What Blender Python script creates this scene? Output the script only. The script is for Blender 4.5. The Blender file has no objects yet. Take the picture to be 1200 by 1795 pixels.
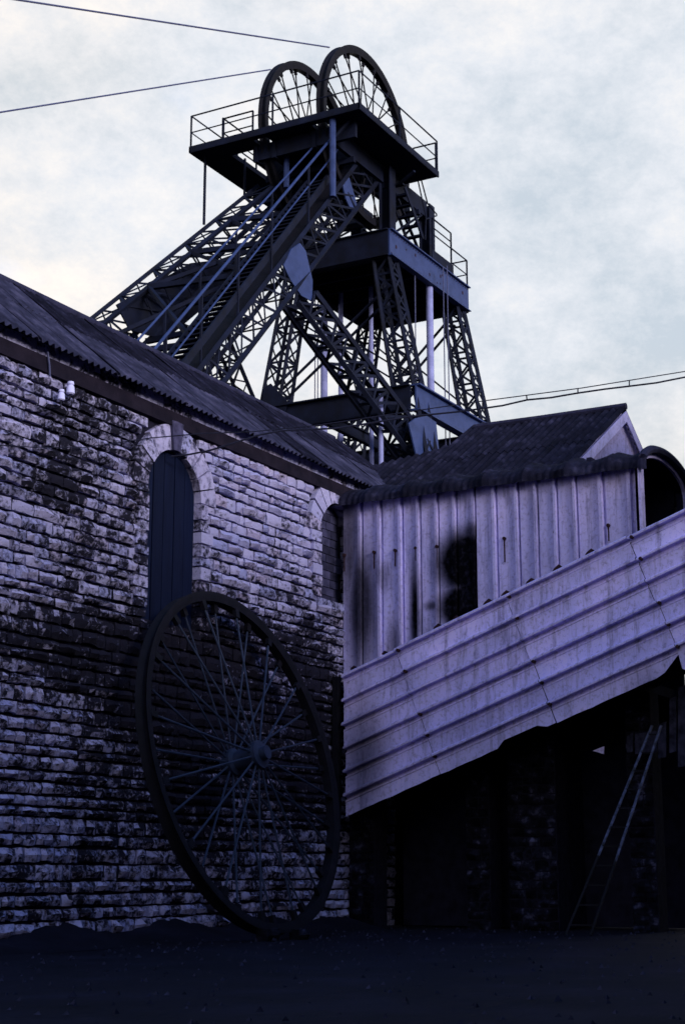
import bpy, bmesh, math, random
from mathutils import Vector, Matrix, noise
random.seed(7)
S = bpy.context.scene
COL = S.collection

# ------------------------------------------------------------------ camera
# world axes: x runs along the stone wall (away from the viewer), y is square to it, z is up
PW, PH, FPX, HOR, VPX, EYE = 1200., 1795., 2760., 1530., 2170., 1.05
PITCH = math.atan((HOR - PH/2)/FPX); cp, sp = math.cos(PITCH), math.sin(PITCH)
_X = (VPX - 600)/FPX; _Y = cp + (HOR - PH/2)/FPX*sp
_l = math.hypot(_X, _Y); D1 = (_X/_l, _Y/_l); D2 = (-D1[1], D1[0])
cam = bpy.data.cameras.new('camera'); camo = bpy.data.objects.new('camera', cam); COL.objects.link(camo)
camo.location = (0, 0, EYE)
camo.rotation_euler = (math.pi/2 + PITCH, 0, -math.atan2(D1[1], D2[1]))
cam.sensor_fit = 'VERTICAL'; cam.sensor_height = 36; cam.lens = 36*FPX/PH
cam.clip_end = 2000; cam.clip_start = .1
cam.dof.use_dof = True; cam.dof.focus_distance = 14; cam.dof.aperture_fstop = 8
S.camera = camo

def ray(u, v):
    x = (u - 600)/FPX; up = (PH/2 - v)/FPX
    Y = cp - up*sp; Z = sp + up*cp
    return Vector((x*D1[0] + Y*D1[1], x*D2[0] + Y*D2[1], Z))
O = Vector((0, 0, EYE))
def onY(u, v, y): r = ray(u, v); return O + r*(y/r.y)          # a surveyed point on a wall of known y
def onX(u, v, x): r = ray(u, v); return O + r*(x/r.x)
def onZ(u, v, z): r = ray(u, v); return O + r*((z - EYE)/r.z)
def onP(u, v, p, n): r = ray(u, v); return O + r*((Vector(p) - O).dot(Vector(n))/r.dot(Vector(n)))
def pxlen(a, b):
    def pr(P):
        d = P - O; X = d.x*D1[0] + d.y*D2[0]; Y = d.x*D1[1] + d.y*D2[1]
        f = Y*cp + d.z*sp; return Vector((X/f*FPX, (-Y*sp + d.z*cp)/f*FPX))
    return (pr(a) - pr(b)).length
def project(P):
    d = Vector(P) - O; X = d.x*D1[0] + d.y*D2[0]; Y = d.x*D1[1] + d.y*D2[1]
    f = Y*cp + d.z*sp; return 600 + X/f*FPX, PH/2 - (-Y*sp + d.z*cp)/f*FPX

# ------------------------------------------------------------------ sky, sun, exposure
SUN_EL, SUN_AZ = math.radians(14), Vector((-.38, -1.0))       # towards the sun, behind the viewer's right shoulder
W = bpy.data.worlds.new('World'); S.world = W; W.use_nodes = True
wn, wl = W.node_tree.nodes, W.node_tree.links
wn.clear()
def N(tree, typ, **kw):
    n = tree.nodes.new(typ)
    for k, v in kw.items(): setattr(n, k, v)
    return n
T = W.node_tree
sky = N(T, 'ShaderNodeTexSky', sky_type='NISHITA', sun_disc=False)
sky.sun_elevation = SUN_EL; sky.sun_rotation = math.atan2(SUN_AZ.x, SUN_AZ.y)
sky.altitude = 100; sky.air_density = 1.0; sky.dust_density = .6; sky.ozone_density = 5.0
tc = N(T, 'ShaderNodeTexCoord'); mp = N(T, 'ShaderNodeMapping'); mp.inputs['Scale'].default_value = (1, 1, 1.5)
wl.new(tc.outputs['Generated'], mp.inputs['Vector'])
n1 = N(T, 'ShaderNodeTexNoise'); n1.inputs['Scale'].default_value = 2.1; n1.inputs['Detail'].default_value = 8; n1.inputs['Roughness'].default_value = .55
n2 = N(T, 'ShaderNodeTexNoise'); n2.inputs['Scale'].default_value = 5.0; n2.inputs['Detail'].default_value = 12; n2.inputs['Roughness'].default_value = .72
for n in (n1, n2): wl.new(mp.outputs[0], n.inputs['Vector'])
# cloud cover: a closed deck low in the sky that opens towards the zenith
sx = N(T, 'ShaderNodeSeparateXYZ'); wl.new(tc.outputs['Generated'], sx.inputs[0])
cov = N(T, 'ShaderNodeMapRange'); cov.inputs[1].default_value = .52; cov.inputs[2].default_value = .74; cov.inputs[3].default_value = .74; cov.inputs[4].default_value = 0
wl.new(sx.outputs['Z'], cov.inputs[0])
add = N(T, 'ShaderNodeMath', operation='ADD'); wl.new(n1.outputs[0], add.inputs[0]); wl.new(cov.outputs[0], add.inputs[1])
cm = N(T, 'ShaderNodeMapRange'); cm.inputs[1].default_value = .72; cm.inputs[2].default_value = 1.12; wl.new(add.outputs[0], cm.inputs[0])
cr = N(T, 'ShaderNodeValToRGB'); wl.new(n2.outputs[0], cr.inputs[0])
e = cr.color_ramp.elements
e[0].position = .36; e[0].color = (1.40, 1.54, 1.66, 1); e[1].position = .62; e[1].color = (2.34, 2.22, 2.10, 1)
m = e.new(.5); m.color = (1.90, 1.93, 1.98, 1)
n3 = N(T, 'ShaderNodeTexNoise'); n3.inputs['Scale'].default_value = 1.5; n3.inputs['Detail'].default_value = 3; wl.new(mp.outputs[0], n3.inputs['Vector'])
tr = N(T, 'ShaderNodeValToRGB'); wl.new(n3.outputs[0], tr.inputs[0]); tr.color_ramp.elements[0].position = .36; tr.color_ramp.elements[0].color = (.93, .955, 1.0, 1); tr.color_ramp.elements[1].position = .52; tr.color_ramp.elements[1].color = (1.06, 1.0, .94, 1)
tm = N(T, 'ShaderNodeMix', data_type='RGBA', blend_type='MULTIPLY'); tm.inputs[0].default_value = 1; wl.new(cr.outputs[0], tm.inputs[6]); wl.new(tr.outputs[0], tm.inputs[7])
mx = N(T, 'ShaderNodeMix', data_type='RGBA'); wl.new(cm.outputs[0], mx.inputs[0]); wl.new(sky.outputs[0], mx.inputs[6]); wl.new(tm.outputs[2], mx.inputs[7])
bg = N(T, 'ShaderNodeBackground'); bg.inputs[1].default_value = .1; wl.new(mx.outputs[2], bg.inputs[0])
wo = N(T, 'ShaderNodeOutputWorld'); wl.new(bg.outputs[0], wo.inputs[0])
sl = bpy.data.lights.new('sun', 'SUN'); sl.energy = .72; sl.angle = math.radians(20); sl.color = (1, .94, .88)
so = bpy.data.objects.new('sun', sl); COL.objects.link(so)
az = SUN_AZ.normalized()
so.rotation_euler = Vector((az.x*math.cos(SUN_EL), az.y*math.cos(SUN_EL), math.sin(SUN_EL))).to_track_quat('Z', 'Y').to_euler()
vs = S.view_settings; vs.view_transform = 'Standard'; vs.look = 'None'; vs.exposure = 2.2; vs.gamma = 1; vs.use_curve_mapping = False

# ------------------------------------------------------------------ materials
def ramp(t, fac, stops):
    r = N(t, 'ShaderNodeValToRGB'); el = r.color_ramp.elements
    while len(el) < len(stops): el.new(.5)
    for x, (p_, c_) in zip(el, stops): x.position = p_; x.color = (c_[0]*.88, c_[1]*.90, c_[2]*1.45, 1)      # blue-violet cast of the light painted into every colour
    t.links.new(fac, r.inputs[0]); return r.outputs[0]
def nz(t, scale, detail=6, rough=.6, vec=None, off=(0, 0, 0), stretch=(1, 1, 1)):
    g = N(t, 'ShaderNodeNewGeometry') if vec is None else None
    mp_ = N(t, 'ShaderNodeMapping'); mp_.inputs['Location'].default_value = off; mp_.inputs['Scale'].default_value = stretch
    t.links.new(vec or g.outputs['Position'], mp_.inputs[0])
    n = N(t, 'ShaderNodeTexNoise'); n.inputs['Scale'].default_value = scale; n.inputs['Detail'].default_value = detail; n.inputs['Roughness'].default_value = rough
    t.links.new(mp_.outputs[0], n.inputs['Vector']); return n.outputs[0]
def math2(t, op, a, b, clamp=False):
    m_ = N(t, 'ShaderNodeMath', operation=op); m_.use_clamp = clamp
    for i, x in enumerate((a, b)):
        if isinstance(x, (int, float)): m_.inputs[i].default_value = x
        else: t.links.new(x, m_.inputs[i])
    return m_.outputs[0]
def mixc(t, f, a, b):
    m_ = N(t, 'ShaderNodeMix', data_type='RGBA')
    if isinstance(f, (int, float)): m_.inputs[0].default_value = f
    else: t.links.new(f, m_.inputs[0])
    for i, x in ((6, a), (7, b)):
        if isinstance(x, tuple): m_.inputs[i].default_value = (x[0]*.9, x[1]*.9, x[2]*1.4, 1)  # plain colours take the same painted blue cast of the light
        else: t.links.new(x, m_.inputs[i])
    return m_.outputs[2]
def rnd(t):      # one number per piece, whether it is its own object or an island of a joined mesh
    oi = N(t, 'ShaderNodeObjectInfo'); g = N(t, 'ShaderNodeNewGeometry')
    return math2(t, 'FRACT', math2(t, 'ADD', oi.outputs['Random'], g.outputs['Random Per Island']), 0)
def mat(name, rough=.85, spec=.3):
    m_ = bpy.data.materials.new(name); m_.use_nodes = True; t = m_.node_tree
    b = t.nodes['Principled BSDF']; b.inputs['Roughness'].default_value = rough; b.inputs['Specular IOR Level'].default_value = spec
    return m_, t, b
def bump(t, b, h, dist=.01, strength=.6):
    n = N(t, 'ShaderNodeBump'); n.inputs['Distance'].default_value = dist; n.inputs['Strength'].default_value = strength
    t.links.new(h, n.inputs['Height']); t.links.new(n.outputs[0], b.inputs['Normal'])
def blob(t, centre, radius, soft=.6, stretch=(1, 1, 1)):          # a stain with a shape of its own round a point
    g = N(t, 'ShaderNodeNewGeometry'); v = N(t, 'ShaderNodeVectorMath', operation='SUBTRACT'); t.links.new(g.outputs['Position'], v.inputs[0]); v.inputs[1].default_value = centre
    s_ = N(t, 'ShaderNodeVectorMath', operation='MULTIPLY'); t.links.new(v.outputs[0], s_.inputs[0]); s_.inputs[1].default_value = stretch
    l = N(t, 'ShaderNodeVectorMath', operation='LENGTH'); t.links.new(s_.outputs[0], l.inputs[0])
    r = N(t, 'ShaderNodeMapRange'); r.interpolation_type = 'SMOOTHSTEP'
    r.inputs[1].default_value = radius*(1 - soft); r.inputs[2].default_value = radius*(1 + soft*.5); r.inputs[3].default_value = 1; r.inputs[4].default_value = 0
    t.links.new(l.outputs['Value'], r.inputs[0]); return r.outputs[0]

def simple(name, stops, scale=3, rough=.8, spec=.3, bumpd=0, bscale=30, stretch=(1, 1, 1), jitter=0):
    m_, t, b = mat(name, rough, spec*.4)
    c_ = ramp(t, nz(t, scale, stretch=stretch), stops)
    if jitter:
        hs = N(t, 'ShaderNodeHueSaturation'); t.links.new(c_, hs.inputs['Color'])
        mr = N(t, 'ShaderNodeMapRange'); mr.inputs[3].default_value = 1 - jitter; mr.inputs[4].default_value = 1 + jitter; t.links.new(rnd(t), mr.inputs[0]); t.links.new(mr.outputs[0], hs.inputs['Value']); c_ = hs.outputs[0]
    t.links.new(c_, b.inputs['Base Color'])
    if bumpd: bump(t, b, nz(t, bscale, 8, .7), bumpd)
    return m_
# sooty stone
m_stone, t, b = mat('sooty_stone', .95, .15)
R = rnd(t)
g_ = N(t, 'ShaderNodeNewGeometry'); cx_ = N(t, 'ShaderNodeCombineXYZ'); t.links.new(math2(t, 'MULTIPLY', R, 57.), cx_.inputs[0]); t.links.new(math2(t, 'MULTIPLY', R, 91.), cx_.inputs[2])
va_ = N(t, 'ShaderNodeVectorMath', operation='ADD'); t.links.new(g_.outputs['Position'], va_.inputs[0]); t.links.new(cx_.outputs[0], va_.inputs[1]); own = va_.outputs[0]      # each stone has weathered in its own way
big = nz(t, .55, 4, .6, off=(3.1, 0, 1.7)); mid = nz(t, 4.2, 5, .6, vec=own, stretch=(1, 1, 1.5)); fine = nz(t, 13, 6, .65, vec=own)
soot_and_shade = math2(t, 'ADD', math2(t, 'MULTIPLY', big, .75), math2(t, 'ADD', math2(t, 'MULTIPLY', mid, .9), math2(t, 'MULTIPLY', fine, 1.2)))
soot_and_shade = math2(t, 'ADD', soot_and_shade, math2(t, 'MULTIPLY', R, .26))
clean = blob(t, (25.5, 15.5, 7.6), 3.4, .7, (1, .2, 1.3))
soot_and_shade = math2(t, 'SUBTRACT', soot_and_shade, math2(t, 'MULTIPLY', clean, .17))
for c_, r_, s_ in (((19.3, 15.5, 7.7), .95, (1, .2, .8)), ((21.0, 15.5, 4.3), 1.6, (.8, .2, 1.6)), ((18.6, 15.5, 6.9), .7, (1, .2, 2)), ((24.3, 15.5, 4.4), 2.0, (.6, .2, .9)), ((22.2, 15.5, 2.6), 2.4, (.7, .2, 1)), ((18.0, 15.5, 4.6), 1.3, (.5, .2, 2)), ((27.3, 15.5, 3.5), 1.5, (1, .2, .6))):  # soot stains; the low ones behind the wheel also paint in shade
    soot_and_shade = math2(t, 'ADD', soot_and_shade, math2(t, 'MULTIPLY', blob(t, c_, r_, .9, s_), .27))
sm = N(t, 'ShaderNodeMapRange'); sm.inputs[1].default_value = 1.46; sm.inputs[2].default_value = 1.74; t.links.new(soot_and_shade, sm.inputs[0])
pale = ramp(t, R, [(0, (.50, .47, .50)), (.35, (.62, .57, .58)), (.6, (.40, .41, .50)), (.85, (.58, .49, .48)), (1, (.52, .51, .55))])
pale = mixc(t, math2(t, 'MULTIPLY', nz(t, 7, 5, .7), .5), pale, (.2, .18, .24))
t.links.new(mixc(t, sm.outputs[0], pale, (.014, .013, .019)), b.inputs['Base Color'])
bump(t, b, nz(t, 16, 8, .75), .05, .8)
m_stone2 = simple('shaded_sooty_stone', [(.44, (.004, .004, .005)), (.58, (.012, .012, .016)), (.72, (.07, .068, .085))], 5, .95, .15, .04, 16, jitter=.5)  # darker stone copy; shade under the conveyor is put into its colour
m_mortar = simple('black_mortar', [(.3, (.008, .008, .011)), (.7, (.02, .018, .024))], 9, .95, .1)
m_string = simple('smooth_dark_stone', [(.3, (.007, .006, .009)), (.7, (.020, .015, .019))], 2.5, .9, .2, .02, 20)
m_voussoir, t, b = mat('pale_arch_stone', .95, .15)
c_ = ramp(t, rnd(t), [(0, (.42, .38, .40)), (.5, (.50, .45, .46)), (1, (.33, .32, .36))])
so_ = N(t, 'ShaderNodeMapRange'); so_.inputs[1].default_value = .47; so_.inputs[2].default_value = .64; t.links.new(nz(t, 4.5, 6, .7), so_.inputs[0])
t.links.new(mixc(t, so_.outputs[0], c_, (.06, .055, .075)), b.inputs['Base Color']); bump(t, b, nz(t, 16, 8, .75), .03, .7)
m_key = simple('dark_keystone', [(.3, (.03, .028, .04)), (.7, (.10, .09, .12))], 6, .95, .15, .03, 14)
m_brick = simple('dark_blocking_brick', [(.3, (.02, .02, .03)), (.7, (.07, .065, .09))], 4, .95, .15, .02, 25, jitter=.5)
m_board = simple('dark_blue_boards', [(.3, (.003, .006, .017)), (.7, (.006, .011, .028))], 2, .75, .25, .01, 30, (6, 6, .6), jitter=.25)
m_roof = simple('weathered_corrugated_roof', [(.3, (.015, .015, .020)), (.5, (.034, .034, .045)), (.7, (.075, .070, .085))], 2.2, .95, .15, .02, 22, jitter=.18)
m_roofd = simple('mossy_corrugated_roof', [(.3, (.005, .0048, .0075)), (.55, (.012, .0115, .017)), (.75, (.036, .034, .046))], 3.2, .95, .15, .03, 18, jitter=.25)
m_ridge = simple('dark_ridge_capping', [(.3, (.012, .012, .02)), (.7, (.035, .034, .05))], 4, .9, .2)
m_steel = simple('dark_blue_painted_steel', [(.3, (.0025, .0035, .007)), (.55, (.0045, .007, .016)), (.75, (.009, .013, .025))], 1.6, .8, .4, .006, 40)
m_plate = simple('lit_blue_grey_steel', [(.3, (.018, .032, .070)), (.6, (.034, .054, .11)), (.8, (.015, .022, .045))], 2.2, .55, .4, .006, 40)  # paler copy of the steel, with the light on near faces painted in
m_pole = simple('pale_guide_pole', [(.3, (.20, .21, .29)), (.7, (.32, .33, .42))], 3, .6, .3)
m_iron = simple('rusty_iron_and_shade', [(.3, (.0025, .0025, .0038)), (.6, (.006, .0055, .008)), (.8, (.014, .011, .014))], 5, .7, .35, .012, 35)  # also colours the shade plates and the ladder's painted fade
m_spoke = simple('worn_iron_spoke', [(.3, (.014, .022, .034)), (.7, (.036, .047, .062))], 6, .55, .4)
m_rope = simple('steel_rope', [(.3, (.05, .055, .085)), (.7, (.09, .095, .13))], 10, .6, .4)
m_black = simple('black_cable', [(.3, (.01, .01, .014)), (.7, (.02, .02, .028))], 8, .6, .3)
m_white = simple('white_porcelain', [(.3, (.62, .60, .60)), (.7, (.78, .76, .76))], 6, .25, .5)
m_bolt = simple('rusted_bolt', [(.3, (.012, .008, .010)), (.7, (.05, .022, .018))], 20, .9, .2)
m_ground = simple('coal_dust_yard', [(.3, (.004, .004, .006)), (.5, (.007, .0065, .0095)), (.7, (.012, .011, .016))], .8, .9, .2, .06, 5)
m_oldboard = simple('dirty_grey_board', [(.35, (.01, .01, .013)), (.7, (.05, .05, .065))], 5, .9, .15)
m_lad = simple('grey_ladder_metal', [(.35, (.01, .011, .014)), (.5, (.05, .058, .075)), (.7, (.10, .11, .14))], 8, .5, .4)
m_dark = simple('added_dark_boarding', [(.3, (.008, .008, .012)), (.7, (.02, .02, .03))], 4, .95, .1)
# painted cladding, with soot blots where the photo has them
GX = 28.1
def cladding(name, blots, lift=1.25):
    m_, t, b = mat(name, .7, .3)
    c_ = ramp(t, nz(t, .9, 6, .6), [(.3, (.32, .29, .36)), (.5, (.41, .37, .44)), (.7, (.48, .41, .46))])
    hs = N(t, 'ShaderNodeHueSaturation'); t.links.new(c_, hs.inputs['Color'])
    mr = N(t, 'ShaderNodeMapRange'); mr.inputs[3].default_value = .86*lift; mr.inputs[4].default_value = 1.12*lift; t.links.new(rnd(t), mr.inputs[0]); t.links.new(mr.outputs[0], hs.inputs['Value']); c_ = hs.outputs[0]
    st = N(t, 'ShaderNodeMapRange'); st.inputs[1].default_value = .50; st.inputs[2].default_value = .74; t.links.new(nz(t, 2.3, 7, .7, stretch=(1, 3, .35)), st.inputs[0])
    c_ = mixc(t, math2(t, 'MULTIPLY', st.outputs[0], .75), c_, (.07, .065, .10))
    gr = N(t, 'ShaderNodeMapRange'); gr.inputs[1].default_value = .50; gr.inputs[2].default_value = .70; t.links.new(nz(t, 14, 6, .7), gr.inputs[0])
    c_ = mixc(t, math2(t, 'MULTIPLY', gr.outputs[0], .5), c_, (.08, .06, .08))
    tot = None
    for bl in blots:
        k = blob(t, *bl[:4]); k = math2(t, 'MULTIPLY', k, bl[4])
        tot = k if tot is None else math2(t, 'MAXIMUM', tot, k)
    if tot is not None:
        edge = math2(t, 'ADD', tot, math2(t, 'MULTIPLY', math2(t, 'SUBTRACT', nz(t, 9, 6, .7), .5), math2(t, 'MULTIPLY', tot, .2)), True)
        c_ = mixc(t, edge, c_, (.003, .003, .0035))
        t.links.new(math2(t, 'MULTIPLY', math2(t, 'SUBTRACT', 1, edge), .25), b.inputs['Specular IOR Level'])
    t.links.new(c_, b.inputs['Base Color']); bump(t, b, nz(t, 30, 6, .7), .004, .5)
    return m_
def gp(u, v): return tuple(onX(u, v, GX))
m_clad = cladding('lilac_painted_cladding', [
    (gp(820, 985), .80, .45, (1, .95, 1), 1), (gp(812, 1062), .56, .45, (1, .85, 1), 1), (gp(838, 1025), .80, .35, (1, 1.5, .75), 1),
    (gp(826, 935), .28, .8, (1, .8, 1), .9), (gp(757, 1062), .14, .9, (1, .7, 1.2), .85), (gp(800, 860), .5, 1., (1, 1, 1.6), .25),
    (gp(727, 1075), .80, .8, (1, 6, .62), 1), (gp(634, 1060), 1.05, .7, (1, 2.6, .70), .92), (gp(668, 1010), .34, .9, (1, 1.3, 1), .55), (gp(610, 960), 1.3, .8, (1, 5, .8), .75), (gp(690, 1130), .35, .9, (1, 2, .6), .6)])
m_clean = cladding('clean_lilac_cladding', [])
m_conv = cladding('lilac_conveyor_cladding', [(tuple(onX(640, 1330, 27.6)), .75, .9, (1, 1.3, .6), .72), (tuple(onX(1135, 1210, 27.6)), .5, .9, (1, 1, 1), .5)], 1.55)
m_gable = cladding('pale_gable_cladding', [])

# ------------------------------------------------------------------ mesh helpers
class MB:
    def __init__(s): s.v = []; s.f = []
    def add(s, vs_, fs): o = len(s.v); s.v += [Vector(x) for x in vs_]; s.f += [tuple(i + o for i in f) for f in fs]
    def box(s, lo, hi):
        a, b_ = lo, hi
        s.hexa([(a[0], a[1], a[2]), (b_[0], a[1], a[2]), (b_[0], b_[1], a[2]), (a[0], b_[1], a[2])], [(a[0], a[1], b_[2]), (b_[0], a[1], b_[2]), (b_[0], b_[1], b_[2]), (a[0], b_[1], b_[2])])
    def hexa(s, q0, q1): s.add(list(q0) + list(q1), [(3, 2, 1, 0), (4, 5, 6, 7), (0, 1, 5, 4), (1, 2, 6, 5), (2, 3, 7, 6), (3, 0, 4, 7)])
    def bar(s, p0, p1, w, h, up=(0, 0, 1)):
        M = barM(p0, p1, w, h, up); s.add([M @ Vector(c) for c in CUBE_V], CUBE_F)
    def tube(s, pts, r, n=8, cap=True):
        pts = [Vector(p_) for p_ in pts]; rings = []
        for i, p_ in enumerate(pts):
            d = (pts[min(i+1, len(pts)-1)] - pts[max(i-1, 0)]).normalized()
            a = d.cross(Vector((0, 0, 1)) if abs(d.z) < .9 else Vector((1, 0, 0))).normalized(); b_ = d.cross(a)
            rings.append([p_ + (a*math.cos(k*2*math.pi/n) + b_*math.sin(k*2*math.pi/n))*r for k in range(n)])
        fs = [(i*n + k, i*n + (k+1) % n, (i+1)*n + (k+1) % n, (i+1)*n + k) for i in range(len(pts)-1) for k in range(n)]
        if cap: fs += [tuple(range(n))[::-1], tuple(range((len(pts)-1)*n, len(pts)*n))]
        s.add([x for r_ in rings for x in r_], fs)
    def prism(s, poly, d):          # polygon thickened by the vector d
        d = Vector(d); n = len(poly); P = [Vector(x) for x in poly]
        s.add(P + [x + d for x in P], [tuple(range(n))[::-1], tuple(range(n, 2*n))] + [(i, (i+1) % n, n + (i+1) % n, n + i) for i in range(n)])
    def lathe(s, prof, n=64, closed=True):   # profile (r, y) round the local y axis
        k = len(prof)
        s.add([(r*math.cos(a*2*math.pi/n), y, r*math.sin(a*2*math.pi/n)) for a in range(n) for r, y in prof],
              [(a*k + i, a*k + (i+1) % k, ((a+1) % n)*k + (i+1) % k, ((a+1) % n)*k + i) for a in range(n) for i in range(k if closed else k-1)])
    def grid(s, rows, thick=None):   # rows of points -> sheet, with a back face when thick
        h, w = len(rows), len(rows[0]); P = [x for r_ in rows for x in r_]
        fs = [(j*w + i, j*w + i+1, (j+1)*w + i+1, (j+1)*w + i) for j in range(h-1) for i in range(w-1)]
        if thick is None: s.add(P, fs); return
        t_ = Vector(thick); n = h*w
        fs += [tuple(x + n for x in f[::-1]) for f in fs]
        for i in range(w-1): fs += [(i+1, i, n+i, n+i+1), ((h-1)*w+i, (h-1)*w+i+1, n+(h-1)*w+i+1, n+(h-1)*w+i)]
        for j in range(h-1): fs += [(j*w, (j+1)*w, n+(j+1)*w, n+j*w), ((j+1)*w+w-1, j*w+w-1, n+j*w+w-1, n+(j+1)*w+w-1)]
        s.add(P + [Vector(x) + t_ for x in P], fs)
    def mesh(s, name, m_=None, smooth=False):
        me = bpy.data.meshes.new(name); me.from_pydata([tuple(x) for x in s.v], [], s.f)
        bm = bmesh.new(); bm.from_mesh(me); bmesh.ops.recalc_face_normals(bm, faces=bm.faces); bm.to_mesh(me); bm.free()
        if smooth:
            me.polygons.foreach_set('use_smooth', [True]*len(me.polygons)); me.set_sharp_from_angle(angle=math.radians(40))
        if m_: me.materials.append(m_)
        return me
CUBE_V = [(-.5, -.5, -.5), (.5, -.5, -.5), (.5, .5, -.5), (-.5, .5, -.5), (-.5, -.5, .5), (.5, -.5, .5), (.5, .5, .5), (-.5, .5, .5)]
CUBE_F = [(3, 2, 1, 0), (4, 5, 6, 7), (0, 1, 5, 4), (1, 2, 6, 5), (2, 3, 7, 6), (3, 0, 4, 7)]
def barM(p0, p1, w, h, up=(0, 0, 1)):
    p0, p1 = Vector(p0), Vector(p1); d = p1 - p0; L = d.length; d = d/L
    u = Vector(up)
    if abs(u.normalized().dot(d)) > .98: u = Vector((1, 0, 0)) if abs(d.x) < .9 else Vector((0, 1, 0))
    a = u.cross(d).normalized(); b_ = d.cross(a)
    return Matrix(((a.x*w, b_.x*h, d.x*L, (p0.x+p1.x)/2), (a.y*w, b_.y*h, d.y*L, (p0.y+p1.y)/2), (a.z*w, b_.z*h, d.z*L, (p0.z+p1.z)/2), (0, 0, 0, 1)))
_cube = {}
def cube_mesh(m_):
    if m_.name not in _cube:
        q = MB(); q.add(CUBE_V, CUBE_F); _cube[m_.name] = q.mesh('bar', m_)
    return _cube[m_.name]
def link(name, me, parent=None):
    o = bpy.data.objects.new(name, me); COL.objects.link(o)
    if parent is not None:
        o.parent = parent; o.matrix_parent_inverse = parent['_w'].inverted() if False else WORLD[parent.name].inverted()
    WORLD[o.name] = Matrix.Identity(4); return o
WORLD = {}
def obj(name, mb, m_, parent=None, smooth=False): return link(name, mb.mesh(name, m_, smooth), parent)
def piece(name, M, m_, parent):                     # a straight bar that shares one unit mesh
    o = link(name, cube_mesh(m_), parent); o.matrix_basis = M; WORLD[o.name] = M; return o
def thing(name, label, cat, loc=(0, 0, 0), group=None, rot=None):
    o = bpy.data.objects.new(name, None); COL.objects.link(o); o.location = loc; o.empty_display_size = .3
    M = Matrix.Translation(loc)
    if rot is not None: o.rotation_euler = rot.to_euler(); M = M @ rot.to_4x4()
    WORLD[o.name] = M; o['label'] = label; o['category'] = cat
    if group: o['group'] = group
    return o
def local(name, mb, m_, parent, smooth=False):      # part whose mesh is in the thing's own space
    o = bpy.data.objects.new(name, mb.mesh(name, m_, smooth)); COL.objects.link(o); o.parent = parent; WORLD[o.name] = WORLD[parent.name]; return o
def lab(o, text): o['label'] = text; return o

# ------------------------------------------------------------------ ground
g = MB(); n = 60
rows = []
for j in range(n+1):
    r_ = []
    for i in range(n+1):
        x = -10 + 62*i/n; y = -14 + 40*j/n
        r_.append((x, y, .03*noise.noise((x*.4, y*.4, 3)) - .02))
    rows.append(r_)
g.grid(rows)
# skirt out to the horizon
B = [(-10, -14), (52, -14), (52, 26), (-10, 26)]; Q = [(-700, -700), (700, -700), (700, 700), (-700, 700)]
for k in range(4):
    a, b_ = B[k], B[(k+1) % 4]; c_, d = Q[(k+1) % 4], Q[k]
    g.add([(*a, -.03), (*b_, -.03), (*c_, -.03), (*d, -.03)], [(0, 1, 2, 3)])
go = obj('ground', g, m_ground, smooth=True); go['kind'] = 'structure'

gb = MB(); rg = random.Random(3)
for k in range(2600):
    if k < 1300: x = rg.uniform(9, 28); y = 15.5 - abs(rg.gauss(0, .3))
    else: x = rg.uniform(6, 29); y = rg.uniform(3, 15.4)
    r_ = rg.uniform(.012, .045)*(1.5 if rg.random() < .05 else 1); a = rg.random()*6
    pts = [(x + r_*math.cos(a + q_*2.1), y + r_*math.sin(a + q_*2.1)*.8, -.005) for q_ in range(3)]
    gb.add(pts + [(x + r_*.2, y, r_*rg.uniform(.5, 1.0))], [(0, 1, 3), (1, 2, 3), (2, 0, 3)])
o = obj('gravel', gb, simple('coal_grit', [(.3, (.006, .006, .008)), (.7, (.035, .033, .04))], 9, .9, .2, jitter=.5)); o['kind'] = 'stuff'

# ------------------------------------------------------------------ stone engine house
WY = 15.6
WIN = (21.21, 22.79, 5.2, 7.50)         # boarded window: x0, x1, sill, springing
AR2 = (27.12, 28.58, 6.45, 7.80)        # blocked arch by the corner
eh = thing('engine_house', 'long sooty stone building with a corrugated roof and an arched boarded window', 'building', (22, WY, 0))
EX0, EX1 = 8.0, 31.0
core = MB()
Z1 = 9.3; y0, y1 = WY + .05, WY + .7
xs = [EX0, WIN[0] - .06, WIN[1] + .06, AR2[0] - .06, AR2[1] + .06, EX1]
for a, b_ in ((0, 1), (2, 3), (4, 5)): core.box((xs[a], y0, -.3), (xs[b_], y1, Z1))
for w_, x0, x1 in ((WIN, xs[1], xs[2]), (AR2, xs[3], xs[4])):
    core.box((x0, y0, -.3), (x1, y1, w_[2])); core.box((x0, y0, w_[3] + .76), (x1, y1, Z1))
core.box((EX0, y1 + .002, -.3), (EX1, 20.2, 9.0))
wall = obj('wall', core, m_mortar, eh)
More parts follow.
